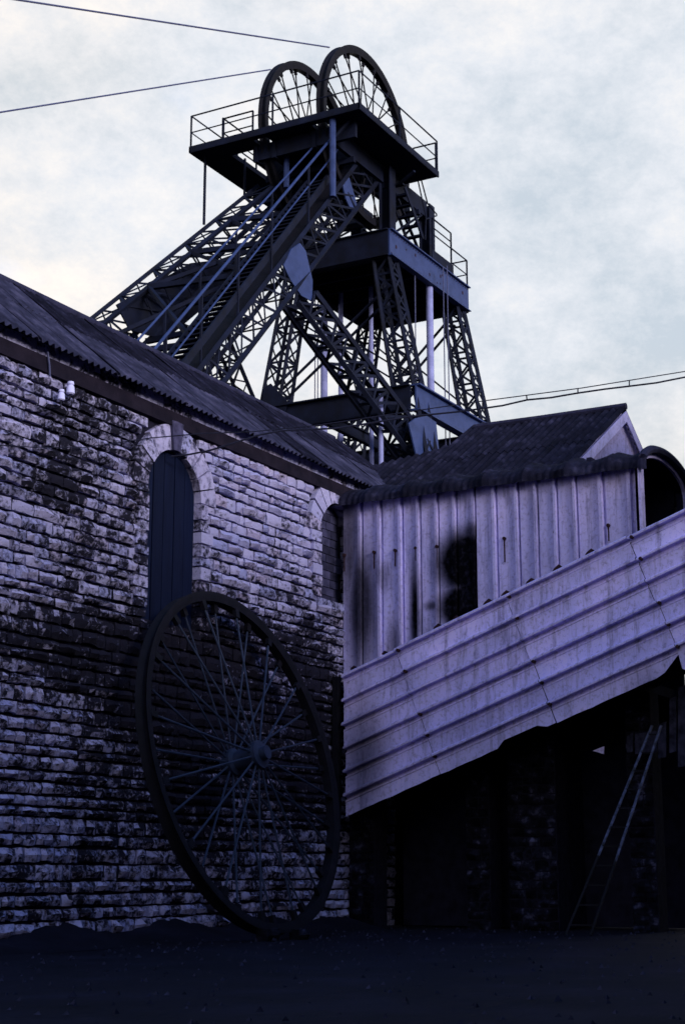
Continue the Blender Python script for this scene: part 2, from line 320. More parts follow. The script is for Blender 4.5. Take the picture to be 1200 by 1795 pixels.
# unit stones with a rock face (x 0..1, z 0..1, face at y = -1)
def rock(seed):
    r_ = random.Random(seed); q = MB(); nx, nzz = 4, 3
    F = []
    for j in range(nzz):
        for i in range(nx):
            x = i/(nx-1); z = j/(nzz-1); edge = i in (0, nx-1) or j in (0, nzz-1)
            cnr = i in (0, nx-1) and j in (0, nzz-1)
            y = -(.35 + .2*r_.random()) if edge else -(.8 + .35*r_.random())
            if cnr: y *= .8
            x += r_.uniform(-.035, .035) if not 0 < i < nx-1 else r_.uniform(-.08, .08)
            z += r_.uniform(-.09, .07) if edge else r_.uniform(-.1, .1)
            F.append((x, y, z))
    q.v = [Vector(x) for x in F]
    q.f = [(j*nx+i, j*nx+i+1, (j+1)*nx+i+1, (j+1)*nx+i) for j in range(nzz-1) for i in range(nx-1)]
    ring = [0, 1, 2, 3, 7, 11, 10, 9, 8, 4]; o = len(q.v)
    q.v += [Vector((F[k][0], 1.0, F[k][2])) for k in ring]; L = len(ring)
    q.f += [(ring[(k+1) % L], ring[k], o + k, o + (k+1) % L) for k in range(L)]
    return q
ROCKS = [rock(k) for k in range(18)]
ROCKM = {}
def rock_mesh(k, m_):
    if (k, m_.name) not in ROCKM: ROCKM[(k, m_.name)] = ROCKS[k].mesh('stone', m_, True)
    return ROCKM[(k, m_.name)]
stones = []                            # (matrix, variant, projected area)
def put_stone(x0, x1, z0, z1, proud, depth=.06, plane=WY, frame=None):
    # frame maps local (along, out, up) to the world
    M = Matrix(((x1-x0, 0, 0, x0), (0, proud if proud > .001 else .02, 0, 0), (0, 0, z1-z0, z0), (0, 0, 0, 1)))
    if frame is None: M = Matrix.Translation((0, plane + .02, 0)) @ M
    else: M = frame @ M
    a = M @ Vector((0, -1, 0)); b_ = M @ Vector((1, -1, 1))
    pa, pb = project(a), project(b_)
    vis = max(0, min(1200, max(pa[0], pb[0])) - max(0, min(pa[0], pb[0])))*max(0, min(1795, max(pa[1], pb[1])) - max(0, min(pa[1], pb[1])))
    return (M, random.randrange(len(ROCKS)), vis)
RING = .48
def gaps(z0, z1):
    out = []; zm = (z0 + z1)/2
    for w_ in (WIN, AR2):
        xc = (w_[0] + w_[1])/2; r_ = (w_[1] - w_[0])/2
        if zm < w_[2]: continue
        if zm <= w_[3]: out.append((w_[0], w_[1], True))
        else:
            d = min(abs(z0 - w_[3]), abs(z1 - w_[3])); q = (r_ + RING)**2 - d*d
            if q > 0: out.append((xc - math.sqrt(q), xc + math.sqrt(q), False))
    return out
z = -.1; jambs = []
while z < 8.66:
    h = random.choice((.15, .17, .19, .2, .22, .25)); z2 = min(z + h, 8.71)
    if 8.71 - z2 < .1: z2 = 8.71
    spans = []; x = 9.5 + random.random()*.2
    for a, b_, jm in gaps(z, z2): spans.append((x, a, jm)); x = b_
    spans.append((x, 30.4, False))
    for a, b_, jm in spans:
        x = a
        while x < b_ - .02:
            w_ = random.uniform(.17, .40) if random.random() < .8 else random.uniform(.4, .6)
            w_ *= (h/.2)**.5
            e_ = x + w_
            if b_ - e_ < .16: e_ = b_
            jt = .010
            stones.append(put_stone(x + random.uniform(.006, .018), e_ - random.uniform(.006, .018), z + random.uniform(.02, .055), z2 - random.uniform(.004, .018), random.uniform(.06, .14)))
            x = e_
    z = z2
# top course between the string course and the eaves
x = 9.5
while x < 30.4:
    w_ = random.uniform(.35, .8); stones.append(put_stone(x + .012, x + w_ - .012, 8.99, 9.22, random.uniform(.04, .07))); x += w_
stones.sort(key=lambda s_: -s_[2])
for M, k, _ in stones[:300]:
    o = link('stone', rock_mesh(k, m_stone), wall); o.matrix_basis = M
rest = MB()
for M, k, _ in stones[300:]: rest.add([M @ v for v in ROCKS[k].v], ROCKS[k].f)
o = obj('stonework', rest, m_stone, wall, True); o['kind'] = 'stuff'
sc_ = MB(); sc_.box((EX0, WY - .075, 8.722), (EX1, WY + .048, 8.975)); obj('string_course', sc_, m_string, eh)

def arch(w_, parent, keystone):
    xc = (w_[0] + w_[1])/2; r0 = (w_[1] - w_[0])/2; zs = w_[3]; nv = 11
    for k in range(nv):
        a0 = math.pi - k*math.pi/nv; a1 = math.pi - (k+1)*math.pi/nv; gp_ = .012
        key = keystone and k == nv//2
        ro = r0 + RING*(random.uniform(.86, 1.0) if not key else 1.1)
        q = MB(); dep = random.uniform(.05, .075) + (.03 if key else 0); pts = []
        for rr, aa in ((r0, a0 - gp_/r0), (r0, (a0+a1)/2), (r0, a1 + gp_/r0), (ro, a1 + gp_/ro), (ro, (a0+a1)/2), (ro, a0 - gp_/ro)):
            pts.append((xc + rr*math.cos(aa), WY - dep, zs + rr*math.sin(aa)))
        q.prism(pts, (0, .42 + dep, 0)); obj('arch_stone', q, m_key if key else m_stone if (k < 3 or random.random() < .2) else m_voussoir, parent)
    # jamb stones, deep into the reveal
    for side in (0, 1):
        z = w_[2]
        while z < zs - .02:
            h = random.uniform(.16, .26); z2 = min(z + h, zs)
            if zs - z2 < .1: z2 = zs
            x_ = w_[side]; L = random.uniform(.2, .42); q = MB()
            a, b_ = (x_ - L, x_) if side == 0 else (x_, x_ + L)
            q.box((a, WY - .068 - random.random()*.04, z + .022), (b_, WY + .44, z2 - .012)); obj('jamb_stone', q, m_stone, parent)
            z = z2
    q = MB(); q.box((w_[0] - .1, WY - .06, w_[2] - .16), (w_[1] + .1, WY + .44, w_[2] - .004)); obj('sill', q, m_stone, parent)
wp = MB(); wp.box((WIN[0] - .05, WY + .30, WIN[2]), (WIN[1] + .05, WY + .36, WIN[3] + .75))
win = obj('boarded_window', wp, m_dark, eh)
arch(WIN, win, True)
nb = 5; xc = (WIN[0] + WIN[1])/2; r0 = (WIN[1] - WIN[0])/2
for k in range(nb):
    a = WIN[0] + k*(WIN[1] - WIN[0])/nb + .012; b_ = WIN[0] + (k+1)*(WIN[1] - WIN[0])/nb - .012
    top = [(x, WIN[3] + math.sqrt(max(.0, r0*r0 - (x - xc)**2))) for x in (b_, b_ - .07, (a+b_)/2, a + .07, a)]
    q = MB(); y = WY + .07 + random.uniform(-.006, .006)
    q.prism([(a, y, WIN[2])] + [(b_, y, WIN[2])] + [(x, y, z) for x, z in top], (0, .03, 0)); obj('board', q, m_board, win)
bp = MB(); bp.box((AR2[0] - .05, WY + .30, AR2[2]), (AR2[1] + .05, WY + .46, AR2[3] + .75))
blk = obj('blocked_arch', bp, m_mortar, eh); lab(blk, 'arched opening filled with dark blocks beside the corner')
arch(AR2, blk, False)
z = AR2[2]
while z < AR2[3] + .7:
    x = AR2[0] - (.15 if random.random() < .5 else 0)
    while x < 28.3:
        a, b_ = max(x, AR2[0]), min(x + .34, AR2[1])
        q = MB(); q.box((a + .008, WY + .20 + random.random()*.015, z + .008), (b_ - .008, WY + .34, z + .165)); obj('block', q, m_brick, blk); x += .34
    z += .173

# corrugated sheet: runs from p along u (width) with length vector w, waves along normal nrm
def corr(mb, p, u, w, nrm, width, pitch, amp, seg=6, rowsn=2, thick=.008, jitter=0, sag=0, lo=None, hi=None):
    p, u, w, nrm = Vector(p), Vector(u), Vector(w), Vector(nrm); m_ = max(2, int(round(width/pitch*seg))); rows = []
    for j in range(rowsn + 1):
        t_ = j/rowsn; r_ = []
        for i in range(m_ + 1):
            d = width*i/m_
            r_.append(p + u*d + w*t_ + nrm*(amp*math.cos(2*math.pi*d/pitch) + (random.uniform(-jitter, jitter) if jitter else 0) - sag*4*t_*(1-t_)))
        rows.append(r_)
    mb.grid(rows, nrm*-thick)
RZ, RY = 11.12, 17.80                 # ridge
EYV, EZ = 15.36, 9.094                 # eaves
slope = Vector((0, RY - EYV, RZ - EZ)); nr = Vector((0, -(RZ - EZ), RY - EYV)).normalized()
rp = MB(); rp.prism([(EX0, 15.72, EZ + .36*.84 - .10), (EX0, RY, RZ - .13), (EX0, 20.6, 9.0), (EX0, 20.2, 8.9), (EX0, 15.72, 9.24)], (EX1 + .6 - EX0, 0, 0))
roof = obj('roof', rp, m_dark, eh)
x = EX0
while x < 31.5:
    for r_ in range(2):
        q = MB(); f0, f1 = (0, .56) if r_ == 0 else (.53, 1.0); off = .012 if r_ == 0 else .03
        dz = random.uniform(-.008, .012)
        corr(q, Vector((x, EYV, EZ)) + slope*(f0 - (.01*random.random() if r_ == 0 else 0)) + nr*(off + dz + .02), (1, 0, 0), slope*(f1 - f0) + Vector((0, 0, random.uniform(-.02, .02))), nr, 1.06, .155, .030, 6, 5, .01, .006)
        dark = (r_ == 1 and x > 19.5) or (x > 26.5 and r_ == 1) or random.random() < .12
        o = obj('roof_sheet', q, m_roofd if dark else m_roof, roof, True)
    x += 1.0
q = MB(); q.tube([(EX0, RY, RZ + .02), (20, RY, RZ + .03), (EX1 + .6, RY, RZ + .01)], .11, 10); obj('ridge_capping', q, m_ridge, roof, True)
q = MB(); q.box((EX1 + .02, 15.62, 0), (EX1 + .3, 20.2, 9.0)); q.prism([(EX1 + .02, 15.5, 8.95), (EX1 + .02, 17.8, 10.9), (EX1 + .02, 20.3, 8.95)], (.28, 0, 0)); obj('end_wall', q, m_mortar, eh)

# earth and slack heaped along the wall foot
q = MB(); rows = []
for j in range(9):
    r_ = []
    for i_ in range(150):
        x = 9.5 + i_*.125; f = j/8; hgt = (.22 + .14*noise.noise((x*.7, 2, 1)) + .07*noise.noise((x*3.1, 5, 1)))*(1 - f)**1.5
        r_.append((x, 15.56 - 1.1*f, hgt + .025*noise.noise((x*4, f*5, 3))*(1 - f) - .03*f))
    rows.append(r_)
q.grid(rows); o = obj('earth_bank', q, m_ground, None, True); o['kind'] = 'structure'

# ------------------------------------------------------------------ winding wheels
def wheel(name, label, loc, rot, R, spokes, sr, rim_d, rim_w, group, hubr=.30, hubx=.26, bright=True):
    w_ = thing(name, label, 'wheel', loc, group, rot)
    h = rim_w/2; q = MB()
    q.lathe([(R, -h), (R - .02, -h*.72), (R - rim_d*.45, -h*.2), (R - rim_d*.45, h*.2), (R - .02, h*.72), (R, h), (R - rim_d*.35, h), (R - rim_d*.8, h*.8), (R - rim_d, h*.75), (R - rim_d, -h*.75), (R - rim_d*.8, -h*.8), (R - rim_d*.35, -h)], 96)
    for k in range(spokes):
        a = 2*math.pi*k/spokes; s_ = -1 if k % 2 else 1
        c_, d_ = math.cos(a), math.sin(a)
        q.bar((c_*(R - rim_d*.95), s_*h*.45, d_*(R - rim_d*.95)), (c_*(R - rim_d - .16), s_*(h*.45 + .008), d_*(R - rim_d - .16)), .11, .08, (0, 1, 0))
    local('rim', q, m_iron, w_, True)
    q = MB(); q.lathe([(.0, -hubx - .2), (.12, -hubx - .2), (.12, -hubx - .09), (hubr, -hubx - .07), (hubr, -hubx + .06), (.17, -hubx + .1), (.17, hubx - .1), (hubr, hubx - .06), (hubr, hubx + .07), (.12, hubx + .09), (.12, hubx + .2), (0, hubx + .2)], 28, False)
    local('hub', q, m_iron if not bright else m_spoke, w_, True)
    for k in range(spokes):
        a = 2*math.pi*k/spokes; s_ = -1 if k % 2 else 1
        c_, d_ = math.cos(a), math.sin(a); q = MB()
        q.tube([(c_*(hubr - .05), s_*hubx, d_*(hubr - .05)), (c_*(R - rim_d - .05), s_*h*.45, d_*(R - rim_d - .05))], sr, 6); local('spoke', q, m_spoke if bright else m_iron, w_, True)
    return w_
lean = Matrix.Rotation(math.radians(-13.3), 3, 'X')
WR = 2.96
wheel('headgear_pulley', 'big iron spoked wheel leaning against the stone wall on the ground', (22.86, 14.56, 2.96*math.cos(math.radians(13.3)) + .06), Matrix.Rotation(math.radians(1.0), 3, 'Z') @ lean, WR, 32, .020, .165, .22, None, hubr=.24, hubx=.25)
for k, (x, y, r_) in enumerate(((22.35, 13.72, .14), (23.3, 13.70, .12))):
    q = MB(); rk = ROCKS[k + 3]; Mx = Matrix(((r_*2.6, 0, 0, x - r_*1.3), (0, r_*1.1, 0, y), (0, 0, r_*1.5, -.04), (0, 0, 0, 1))); q.add([Mx @ v for v in rk.v], rk.f)
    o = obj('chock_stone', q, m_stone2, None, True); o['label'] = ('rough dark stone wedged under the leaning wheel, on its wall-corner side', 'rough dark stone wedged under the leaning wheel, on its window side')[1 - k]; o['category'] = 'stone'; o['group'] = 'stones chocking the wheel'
TX, TZ, TR = 45.3, 26.4, 3.22
HG = 'headgear wheels on top of the pit frame'
wheel('headgear_pulley', 'spoked headgear wheel nearer the corner of the top platform, the higher in view', (TX, 24.2, TZ), Matrix.Identity(3), TR, 32, .028, .27, .30, HG, bright=False)
wheel('headgear_pulley', 'spoked headgear wheel behind its twin, further left and lower in view', (TX, 26.5, TZ), Matrix.Rotation(.09, 3, 'Y'), TR, 32, .028, .27, .30, HG, bright=False)

# ------------------------------------------------------------------ headframe
hf = thing('headframe', 'dark steel lattice pit headframe rising behind the stone building', 'headframe', (48.4, 25.4, 0))
lacing = []                            # (p0, p1, w, h, part)
def box_lattice(part_name, c0, c1, chord, lace, pitch, faces=(0, 1, 2, 3), solid=(), label=None, m_=m_steel, start=0.0, double=True):
    c0 = [Vector(x) for x in c0]; c1 = [Vector(x) for x in c1]
    q = MB(); cen0 = sum(c0, Vector())/4; cen1 = sum(c1, Vector())/4; ax = (cen1 - cen0)
    for a, b_ in zip(c0, c1): q.bar(a, b_, chord, chord, (cen0 - a))
    wq = MB()
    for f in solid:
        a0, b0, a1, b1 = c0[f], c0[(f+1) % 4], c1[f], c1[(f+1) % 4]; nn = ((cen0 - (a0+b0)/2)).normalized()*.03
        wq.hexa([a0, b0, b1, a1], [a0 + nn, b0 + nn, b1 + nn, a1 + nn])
    part = obj(part_name, q, m_, hf)
    if solid: obj('shade_plate', wq, m_iron, part)  # near-black sheet standing for deep shade within the open lattice
    if label: part['label'] = label
    n = max(2, int(ax.length/pitch))
    for f in faces:
        if f in solid: continue
        a0, b0, a1, b1 = c0[f], c0[(f+1) % 4], c1[f], c1[(f+1) % 4]
        up = (cen0 - (a0+b0)/2)
        for k in range(n):
            t0, t1 = k/n, (k+1)/n
            if t0 < start: continue
            A = a0.lerp(a1, t0), b0.lerp(b1, t0); Bq = a0.lerp(a1, t1), b0.lerp(b1, t1)
            p_, q_ = (A[0], Bq[1]) if (k + f) % 2 else (A[1], Bq[0])
            lacing.append((p_, q_, lace, .025, up, part))
            if double and f in (0, 2): lacing.append(((A[1], Bq[0]) if (k + f) % 2 else (A[0], Bq[1])) + (lace*.8, .02, up*1.0, part))
            if k % 2 == 0: lacing.append((A[0], A[1], lace, .02, up, part))
    return part
def sq(c, s, dx=(1, 0, 0), dy=(0, 1, 0)):
    c = Vector(c); a = Vector(dx)*s/2; b_ = Vector(dy)*s/2
    return [c - a - b_, c + a - b_, c + a + b_, c - a + b_]
MX0, MX1, MY0, MY1, MZ0, MZ1 = 45.2, 51.7, 23.2, 27.5, 21.8, 22.7
BAT = .18                              # batter of the legs
def leg(x, ytop, sgn):
    top = Vector((x, ytop, MZ0)); mid_ = Vector((x, ytop + sgn*BAT*(MZ0 - 16.1), 16.1)); bot = Vector((x, ytop + sgn*BAT*MZ0, -.2))
    box_lattice('tower_leg', sq(bot, .85), sq(mid_, .80), .12, .09, .75, start=.62)
    box_lattice('tower_leg', sq(mid_, .80), sq(top, .60), .115, .085, .62)
for x in (45.62, 51.2):
    leg(x, 23.62, -1); leg(x, 27.15, 1)
# mid platform: plate girders, flanges, deck
girders = MB()
for nm, lo, hi in (('girder', (MX0, MY0, MZ0), (MX1, MY0 + .06, MZ1)), ('girder', (MX0, MY1 - .06, MZ0), (MX1, MY1, MZ1)), ('girder', (MX0 + .002, MY0 + .062, MZ0), (MX0 + .06, MY1 - .062, MZ1)), ('girder', (MX1 - .06, MY0 + .062, MZ0), (MX1 - .002, MY1 - .062, MZ1))):
    q = MB(); q.box(lo, hi)
    ax = 0 if hi[0] - lo[0] > 1 else 1
    L = hi[ax] - lo[ax]; k = .9
    while k < L - .4:                                   # stiffeners
        a = list(lo); b_ = list(hi); a[ax] = lo[ax] + k; b_[ax] = a[ax] + .03; a[1-ax] -= .05; b_[1-ax] += .05; a[2] += .05; b_[2] -= .05; k += 1.35
    fl = list(lo); fh = list(hi); fl[1-ax] -= .1; fh[1-ax] += .1
    q.box((fl[0], fl[1], MZ1 + .002), (fh[0], fh[1], MZ1 + .04)); q.box((fl[0], fl[1], MZ0 - .04), (fh[0], fh[1], MZ0 - .002))
    near = lo[1] == MY0 and ax == 0
    o = obj('girder', q, m_plate if near else m_steel, hf)  # near side takes the painted lit copy of the steel
    if near: lab(o, 'blue grey plate girder on the near side of the middle platform')
dk = MB(); 
for a in range(13):
    x0 = MX0 + .08 + a*.49
    if a in (2, 7): 
        dk.box((x0, MY0 + .1, MZ1 - .16), (x0 + .486, 25.0, MZ1 - .10)); dk.box((x0, 25.25, MZ1 - .16), (x0 + .486, MY1 - .1, MZ1 - .10)); continue
    dk.box((x0, MY0 + .1, MZ1 - .16), (x0 + .486, MY1 - .1, MZ1 - .10))
obj('middle_deck', dk, m_steel, hf)
q = MB()
for k in range(6): q.box((MX0 + .5 + k*1.05, MY0 + .062, MZ0 + .1), (MX0 + .6 + k*1.05, MY1 - .062, MZ0 + .5))
obj('deck_joist', q, m_steel, hf)
rv = MB(); rr_ = random.Random(5)
for k in range(34):
    for zz in (MZ0 + .07, MZ1 - .07):
        x = MX0 + .1 + k*.19; rv.box((x - .018, MY0 - .018, zz - .018), (x + .018, MY0 - .001, zz + .018))
for k in range(9):
    x = rr_.uniform(MX0 + .3, MX1 - .2); zz = rr_.uniform(MZ0 + .2, MZ1 - .2); r_ = rr_.uniform(.02, .05); rv.box((x - r_, MY0 - .008, zz - r_*1.6), (x + r_, MY0 - .001, zz + r_))
o = obj('rivets', rv, m_bolt, hf); o['kind'] = 'stuff'
# lower ring beams
LZ = 16.95
def ybat(z_): return 23.62 - BAT*(MZ0 - z_), 27.15 + BAT*(MZ0 - z_)
ly0, ly1 = ybat(LZ - .4); ly0 -= .45; ly1 += .45
def ibeam(name, p0, p1, h, w, m_=m_steel, web=.05):
    q = MB(); p0, p1 = Vector(p0), Vector(p1)
    q.bar(p0, p1, web, h - .02, (0, 0, 1)); q.bar(p0 + Vector((0, 0, h/2)), p1 + Vector((0, 0, h/2)), w, .05, (0, 0, 1)); q.bar(p0 - Vector((0, 0, h/2)), p1 - Vector((0, 0, h/2)), w, .05, (0, 0, 1))
    return obj(name, q, m_, hf)
o = ibeam('ring_beam', (45.1, ly0, LZ - .45), (51.9, ly0, LZ - .45), .86, .34, m_plate); lab(o, 'blue grey lower beam on the near side of the tower')
ibeam('ring_beam', (45.1, ly1, LZ - .45), (51.9, ly1, LZ - .45), .86, .34)
ibeam('ring_beam', (45.1, ly0 + .19, LZ - .453), (45.1, ly1 - .19, LZ - .453), .86, .34)
ibeam('ring_beam', (51.9, ly0 + .19, LZ - .453), (51.9, ly1 - .19, LZ - .453), .86, .34)
for yy in (24.6, 26.2): ibeam('guide_beam', (45.3, yy, LZ - .4), (51.7, yy, LZ - .4), .4, .2)
# gusset at the near foot and left foot
def plate(pxs, y, d=.04, m_=m_plate, name='gusset_plate', x=None):
    P = [onY(u, v, y) if x is None else onX(u, v, x) for u, v in pxs]
    q = MB(); q.prism(P, (0, d, 0) if x is None else (d, 0, 0)); return obj(name, q, m_, hf)
lab(plate([(716, 742), (728, 733), (748, 729), (764, 740), (770, 800), (752, 815), (730, 800)], ly0 - .22, .05), 'large curved gusset plate under the corner of the lower beam')
plate([(474, 672), (505, 705), (497, 725), (458, 708), (462, 680)], 0, .04, m_steel, x=45.0)
# cross bracing on the faces of the tower
def braces(x, z0, z1):
    a0, b0 = ybat(z0); a1, b1 = ybat(z1)
    for p_, q_ in (((x, a0, z0), (x, b1, z1)), ((x, b0, z0), (x, a1, z1))):
        for dz in (0, .5): piece('cross_brace', barM(Vector(p_) + Vector((0, 0, dz)), Vector(q_) + Vector((0, 0, dz - .25)), .10, .06), m_steel, hf)
braces(45.6, 17.0, 20.6); braces(51.2, 17.0, 21.4); braces(45.6, 8.0, 15.8); braces(51.2, 8, 15.8)
for yy in (23.2,):
    pass
# upper tower between the two platforms
PZ = 25.6; PX0, PX1, PY0, PY1 = 41.65, 47.65, 22.45, 29.2
for x, y in ((46.0, 23.7), (46.0, 27.0), (49.6, 23.9), (49.6, 26.8)):
    q = MB(); s_ = .22
    q.box((x - s_, y - s_, MZ1 + .05), (x + s_, y - s_ + .04, PZ - .2)); q.box((x - s_, y + s_ - .04, MZ1 + .05), (x + s_, y + s_, PZ - .2)); q.box((x - .03, y - s_ + .042, MZ1 + .05), (x + .03, y + s_ - .042, PZ - .2))
    obj('column', q, m_steel, hf)
def xbrace(a, b_, z0, z1, w=.10):
    a, b_ = Vector(a), Vector(b_)
    for p_, q_ in ((a + Vector((0, 0, z0)), b_ + Vector((0, 0, z1))), (b_ + Vector((0, 0, z0)), a + Vector((0, 0, z1)))): piece('cross_brace', barM(p_, q_, w, .06), m_steel, hf)
xbrace((46.0, 23.7, 0), (49.6, 23.9, 0), MZ1 + .1, PZ - .4); xbrace((46, 27, 0), (49.6, 26.8, 0), MZ1 + .1, PZ - .4)
xbrace((46.0, 23.9, 0), (46.0, 26.8, 0), MZ1 + .1, PZ - .4, .08); xbrace((49.6, 23.9, 0), (49.6, 26.8, 0), MZ1 + .1, PZ - .4, .08)
# top platform
def slab(name, x0, x1, ya, yb, z0=PZ - .12, z1=PZ + .06, m_=m_steel):
    q = MB(); q.box((x0, ya, z0), (x1, yb, z1)); return obj(name, q, m_, hf)
slab('walkway', PX0, PX1, PY0, 23.93); slab('walkway', PX0, PX1, 28.05, PY1)
slab('deck_plate', PX0, 47.6, 24.47, 26.23); slab('deck_plate', PX0, 42.6, 26.77, 28.046); slab('deck_plate', 44.9, 47.6, 26.77, 28.046)
slab('deck_plate', PX0, 41.98, 23.934, 24.466); slab('deck_plate', PX0, 41.98, 26.234, 26.766)
for yy in (23.86, 24.56, 26.14, 26.86): slab('bearing_beam', 42.3, 49.4, yy - .07, yy + .07, PZ - .75, PZ - .125)
for xx in (43.6, 46.0, 48.6): slab('cross_beam', xx - .08, xx + .08, 23.7, 27.2, PZ - .95, PZ - .756)
slab('fascia_beam', 42.35, 42.5, 23.0, 27.0, PZ - .7, PZ - .13)
for yc in (24.2, 26.5):
    for s_ in (-1, 1):
        q = MB(); q.prism([(TX - .45, yc + s_*.42 - .09, PZ + .065), (TX + .45, yc + s_*.42 - .09, PZ + .065), (TX + .25, yc + s_*.42 - .09, TZ + .1), (TX - .25, yc + s_*.42 - .09, TZ + .1)], (0, .18, 0)); obj('bearing_block', q, m_steel, hf)
q = MB()
for a, b_ in (((PX0, PY0 + .03), (PX1, PY0 + .03)), ((PX0 + .03, PY0 + .06), (PX0 + .03, PY1 - .06)), ((PX0, PY1 - .03), (PX1, PY1 - .03))):
    q.bar((*a, PZ - .03), (*b_, PZ - .03), .05, .24)
obj('edge_channel', q, m_steel, hf)
# hand rails
def rail(pts, h=1.15, step=1.6, r=.03, mids=(.5,), posts=True, name='handrail'):
    pts = [Vector(x) for x in pts]; q = MB(); q.tube([x + Vector((0, 0, h)) for x in pts], r, 6)
    for k in mids: q.tube([x + Vector((0, 0, h*k)) for x in pts], r*.8, 6)
    ro = obj(name, q, m_steel, hf, True)
    if posts:
        for a, b_ in zip(pts[:-1], pts[1:]):
            n = max(1, int(round((b_ - a).length/step)))
            for k in range(n + (1 if b_ is pts[-1] else 0)):
                p_ = a.lerp(b_, k/n); piece('post', barM(p_ - Vector((0, 0, .1)), p_ + Vector((0, 0, h)), r*1.7, r*1.7), m_steel, ro)
rail([(PX1 - .05, PY1 - .05, PZ), (PX0 + .05, PY1 - .05, PZ), (PX0 + .05, PY0 + .05, PZ), (PX1 - .05, PY0 + .05, PZ)], 1.25, 3.2)
rail([(42.1, 28.1, PZ), (46.5, 28.1, PZ)], 1.1, 2.2)
rail([(42.15, 28.1, PZ), (42.15, 26.9, PZ)], 1.1, 2.0)
rail([(PX1 - .05, PY0 + .1, PZ), (PX1 - .05, PY0 + 1.0, PZ)], 1.2, 3)
rail([(50.3, MY0 + .05, MZ1), (MX1, MY0 + .05, MZ1), (MX1, MY0 + 1.3, MZ1)], 1.15, 1.2)
rail([(48.7, MY0 + .05, MZ1), (50.3, MY0 + .05, MZ1)], 1.75, 1.6, mids=(.65, .8))
q = MB(); q.box((48.5, MY0 - .04, MZ1 + .05), (50.3, MY0 + 0, MZ1 + .45)); obj('toe_board', q, m_steel, hf)
# stair from the middle to the top platform
s0, s1 = onY(741, 418, 23.2), onY(709, 328, 23.2)
for dy in (0, .62): piece('stringer', barM(s0 + Vector((0, dy, 0)), s1 + Vector((0, dy, 0)), .05, .16), m_steel, hf)
for k in range(6):
    p_ = s0.lerp(s1, (k + .3)/5); piece('tread', barM(p_, p_ + Vector((0, .62, 0)), .2, .06), m_steel, hf)
q = MB(); q.tube([onY(738, 316, 23.1), onY(749, 357, 23.1), onY(765, 376, 23.1)], .028, 6); q.tube([onY(732, 316, 23.1), onY(746, 380, 23.1), onY(745, 421, 23.1)], .028, 6); q.tube([onY(746, 384, 23.1), onY(765, 378, 23.1)], .028, 6); obj('stair_handrail', q, m_steel, hf, True)

# backstays
def bs(y0, y1): return lambda u, v, f: onY(u, v, y0 + (y1 - y0)*f)
W_ = .95
Bt, Bb = onY(668, 310, 24.0), onY(369, 700, 23.0)
At, Ab = onY(627, 285, 24.0), onY(325, 680, 23.0)
def extend(t_, b_): d = (b_ - t_); return b_ + d*((b_.z + .2)/-d.z)
def lerp_to_z(t_, b_, z_): d = b_ - t_; return t_ + d*((z_ - t_.z)/d.z)
FAR = onY(510, 330, 27.5), onY(232, 590, 29.0), onY(452, 326, 27.5), onY(165, 555, 29.0)
def backstay(mir):
    f = (lambda p_: Vector((p_.x, 51.6 - p_.y + .05*max(0, 25.5 - p_.z), p_.z))) if mir else (lambda p_: p_.copy())
    s_ = -1 if mir else 1
    bt, bb, at, ab = (Bt, Bb, At, Ab) if not mir else FAR; iw = Vector((0, s_*W_, 0))
    zb = 11.0
    b2, a2 = lerp_to_z(bt, bb, zb), lerp_to_z(at, ab, zb + 1.2)
    b3, a3 = lerp_to_z(bt, bb, -.2), lerp_to_z(at, ab, -.2)
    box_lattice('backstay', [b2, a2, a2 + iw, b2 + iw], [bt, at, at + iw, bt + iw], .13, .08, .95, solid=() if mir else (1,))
    box_lattice('backstay', [b3, a3, a3 + iw, b3 + iw], [b2, a2, a2 + iw, b2 + iw], .13, .08, 1.4, faces=(0,))
    return f
backstay(False); fm = backstay(True)
lab(plate([(497, 465), (511, 436), (526, 426), (536, 440), (548, 492), (547, 528), (528, 518), (510, 492)], 23.42, .05), 'pale blue gusset plate where the near backstay meets its brace')
plate([(600, 322), (612, 311), (622, 345), (626, 362), (617, 372), (606, 348)], 23.85, .05)
P = [onY(u, v, 28.0) for u, v in ((205, 534), (335, 461), (462, 446), (474, 468), (380, 520), (290, 596), (228, 578))]
q = MB(); q.prism(P, (0, .05, 0)); lab(obj('gusset_plate', q, m_steel, hf), 'wide dark gusset plate on the far backstay')
# struts from the backstays down to the tower foot
c_t, c_b = onY(552, 512, 23.4), onY(750, 775, ly0 + .1); d_t, d_b = onY(522, 530, 23.4), onY(722, 800, ly0 + .1)
iw = Vector((0, .55, 0))
box_lattice('strut', [c_b, d_b, d_b + iw, c_b + iw], [c_t, d_t, d_t + iw, c_t + iw], .15, .10, .60)
f2 = lambda p_: Vector((p_.x, 51.0 - p_.y, p_.z))
box_lattice('strut', [f2(c_b), f2(d_b), f2(d_b) - iw, f2(c_b) - iw], [f2(c_t), f2(d_t), f2(d_t) - iw, f2(c_t) - iw], .10, .06, .72)
farA = lambda z_: lerp_to_z(FAR[2], FAR[3], z_)
farB = lambda z_: lerp_to_z(FAR[0], FAR[1], z_)
